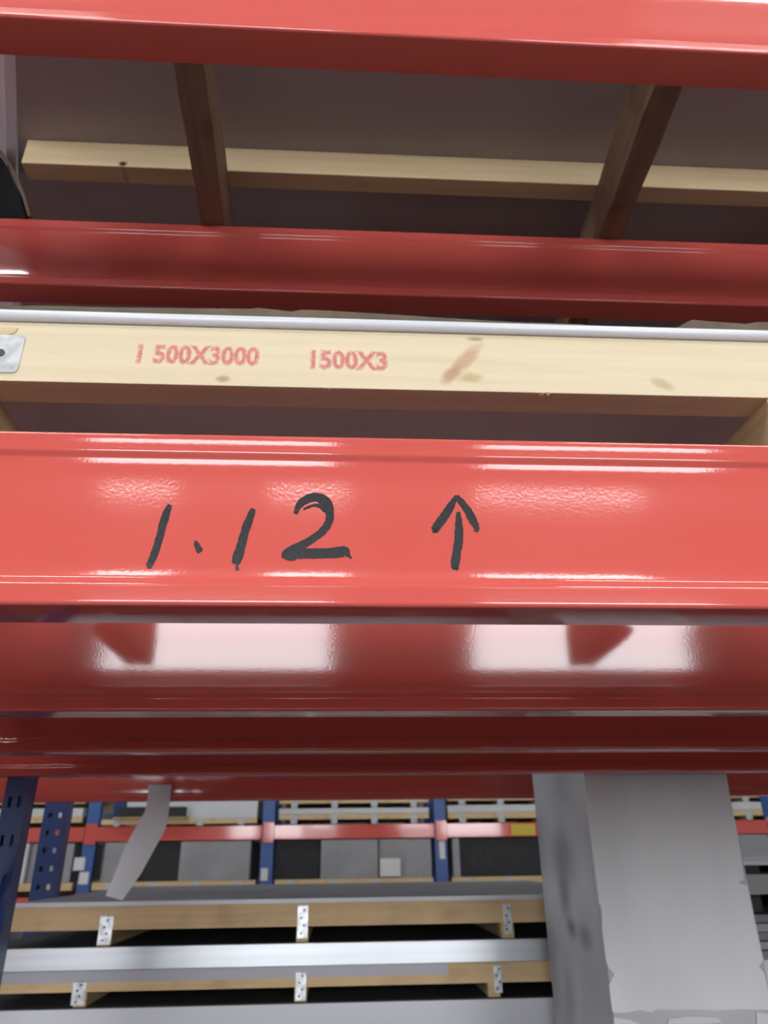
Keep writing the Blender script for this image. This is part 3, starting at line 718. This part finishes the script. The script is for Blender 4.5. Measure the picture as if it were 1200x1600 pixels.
for i in range(len(xs_all) - 1):
    a, b = xs_all[i] + .066, xs_all[i + 1] - .066
    for z, nm, dd in ((FZ1, bdesc[i], ''), (FZ0, None, '')):
        o = fin('rack_beam', MB().box(a, b, FY + .03, FY + .08, z, z + .14, .004), M_RED)
        tag(o, nm or 'lower front red beam of the far rack, %s' % places[i], 'beam')
        fin('end_plate', MB().box(a - .12, a - .0, FY + .026, FY + .0445, z - .03, z + .17, .002), M_RED, o)
        if i == 4 and z == FZ1:
            s0 = at(799, 1289, FY); s1 = at(838, 1303, FY)
            fin('yellow_sign', MB().box(s0.x, s1.x, FY + .027, FY + .0295, z + .012, z + .125), mat('yellow_vinyl', srgb(214, 190, 60), .5), o)
        o = fin('rack_beam', MB().box(a, b, FY + 1.0, FY + 1.05, z, z + .14, .004), M_RED)
        tag(o, ('upper' if nm else 'lower') + ' rear red beam of the far rack, %s' % places[i], 'beam')

# loads of the far rack
FF = FY + .0
M_DULL = varied('dull_zinc', srgb(188, 190, 192), srgb(208, 210, 212), (40, 40, 40), .55, spec=.3)
def far_pallet(x0, x1, z0, label, blocks=3, th=.05, hb=.05, group=None, m=M_TANP, dn=None):
    t = thing('wooden_pallet', ((x0 + x1) / 2, FF, z0), label, 'pallet', group)
    fin('front_plank', MB().box(x0, x1, FF, FF + .06, z0 + hb, z0 + hb + th, .003), m, t)
    fin('back_plank', MB().box(x0, x1, FF + 1.0, FF + 1.06, z0 + hb, z0 + hb + th, .003), m, t)
    for k in range(blocks):
        x = x0 + (x1 - x0) * (.1 + .8 * k / max(1, blocks - 1))
        fin('bearer', MB().box(x - .03, x + .03, FF + .003, FF + 1.06, z0, z0 + hb), M_TAN, t)
        fin('corner_bracket', MB().box(x - .035, x + .035, FF - .004, FF, z0 + .004, z0 + hb + th * .9), M_DULL, t)
    return t
def far_sheets(x0, x1, z0, z1, m, label, dy=0.0, group=None):
    o = fin('sheet_stack', MB().box(x0, x1, FF + dy, FF + 1.1, z0 + .0005, z1, .004), m); tag(o, label, 'sheet', group); return o
BT = FZ1 + .14
mpx = lambda px: xat(px, 1270, FY)
# middle bay: three layers
z = BT
x0, x1 = mpx(436), mpx(670)
for k, nm in enumerate(('lowest', 'middle', 'topmost')):
    far_pallet(x0, x1, z + .0005, 'tan pallet in the middle bay of the far rack, %s of its three layers' % nm, 4, .055, .05); z += .1062
    far_sheets(x0, x1, z, z + .055, M_WHITE, 'white sheets in the middle bay of the far rack, %s of three layers' % nm, -.004); z += .056
# bay left of it: white corrugated bundle on a long pallet with a black spacer
x0, x1 = mpx(160), mpx(402)
far_pallet(x0, x1, BT + .0005, 'long tan pallet of the far rack behind the torn white strip', 4, .05, .02)
far_sheets(x0 + .25, x1, BT + .0712, BT + .43, M_WHITE, 'tall pale sheet bundle of the far rack right of the torn strip')
tag(fin('black_roll', MB().box(mpx(186), mpx(292), FF - .07, FF - .006, BT + .09, BT + .19, .012), M_BLACK), 'black roll lying before the pale sheets beside the torn strip', 'roll')
bpl = thing('shelf_board', (mpx(240), FF - .1, BT), 'thin board sticking out under the black roll in the far rack', 'board')
fin('board', MB().box(mpx(182), mpx(296), FF - .1, FF - .005, BT + .0712, BT + .0895), M_TAN, bpl)
# right bay before the column
x0, x1 = mpx(700), mpx(925)
z = BT
for k, nm in enumerate(('lower', 'upper')):
    far_pallet(x0, x1, z + .0005, 'tan pallet on the far rack next to the column, %s of two' % nm, 4, .06, .045); z += .1062
    far_sheets(x0, x1, z, z + (.075 if k == 0 else .025), M_WHITE, 'pale sheets on the far rack next to the column, %s of two' % nm, -.004); z += (.076 if k == 0 else .026)
tag(fin('cardboard_box', MB().box(mpx(693), mpx(709), FF - .2, FF - .012, z + .0005, z + .1, .004), M_CARD), 'small pinkish box on the far rack beside the blue upright', 'box')
# further bays left and right
for bi, (x0, x1) in enumerate(((xs_all[0] + .1, xs_all[1] - .1), (xs_all[1] + .1, xs_all[2] - .1), (xs_all[5] + .1, xs_all[6] - .1), (xs_all[6] + .1, xs_all[7] - .1))):
    where = ['at the left end of', 'between the left blue uprights of', 'behind the column in', 'right of the column in'][bi]
    z = BT
    for k, nm in enumerate(('lower', 'upper')):
        far_pallet(x0, x1, z + .0005, 'tan pallet %s the far rack, %s of two' % (where, nm), 4, .06, .045); z += .1062
        far_sheets(x0, x1, z, z + .08, M_WHITE, 'white sheets %s the far rack, %s of two' % (where, nm), -.004); z += .081
# lower level: bundles standing on pallets; black ones stand in for dark empty space
BL = FZ0 + .14
z1 = FZ1 - .02
lower = [(0, -1, None), ]
def lowload(i, px0, px1, top_px, m, label, dy=0.0):
    x0, x1 = mpx(px0), mpx(px1)
    return far_sheets(x0, x1, BL + .131, fz(top_px) if top_px else FZ1 - .01, m, label, dy)
for i in range(len(xs_all) - 1):
    far_pallet(xs_all[i] + .1, xs_all[i + 1] - .1, BL + .0005, bdesc[i].replace('red beam', 'low pallet').replace('carrying a yellow sign', 'below the yellow sign').replace(', under three layers of pallets', ''), 4, .07, .06)
BK = .0
lowload(2, 172, 216, 1312, M_GREY, 'narrow grey sheet bundle low in the far rack, just left of the torn strip')
lowload(2, 217, 287, 1312, M_BLACK, 'black filler for the dark space below the far red beam, behind the torn strip', .1)
lowload(2, 288, 395, 1312, M_GREY, 'grey sheet bundle below the far red beam, left of the middle blue upright')
lowload(3, 432, 502, 1312, M_BLACK, 'black filler for the dark space under the far beam, right of the middle upright', .1)
lowload(3, 503, 590, 1312, M_GREY, 'grey sheet bundle below the far red beam, at the centre of the middle bay')
lowload(3, 592, 672, 1312, M_GREY, 'grey sheet bundle below the far red beam, left of the labelled upright', .04)
tag(fin('paper_notice', MB().box(mpx(593), mpx(624), FF - .004, FF - .001, fz(1370), fz(1342)), M_LAB), 'white paper notice leaning on the grey sheets in the middle bay', 'notice')
lowload(4, 705, 715, 1312, M_GREY, 'narrow grey bundle below the far red beam, right of the labelled upright')
lowload(4, 716, 925, 1312, M_BLACK, 'wide black filler for the dark space below the yellow sign', .1)
lowload(1, -120, 55, 1312, M_WHITE, 'pale sheet bundle below the far red beam between the left uprights')
lowload(1, 57, 122, 1312, M_GREY, 'grey sheet bundle below the far red beam, right of the second blue upright', .05)
far_sheets(xs_all[0] + .1, xs_all[1] - .1, BL + .131, FZ1 - .01, M_GREY, 'grey sheet bundle at the left end of the far rack')
far_sheets(xs_all[5] + .1, xs_all[6] - .1, BL + .131, FZ1 - .01, M_GREY, 'grey sheet bundle of the far rack behind the column')
far_sheets(xs_all[6] + .1, xs_all[7] - .1, BL + .131, FZ1 - .01, M_BLACK, 'black filler for dark space in the far rack right of the column')
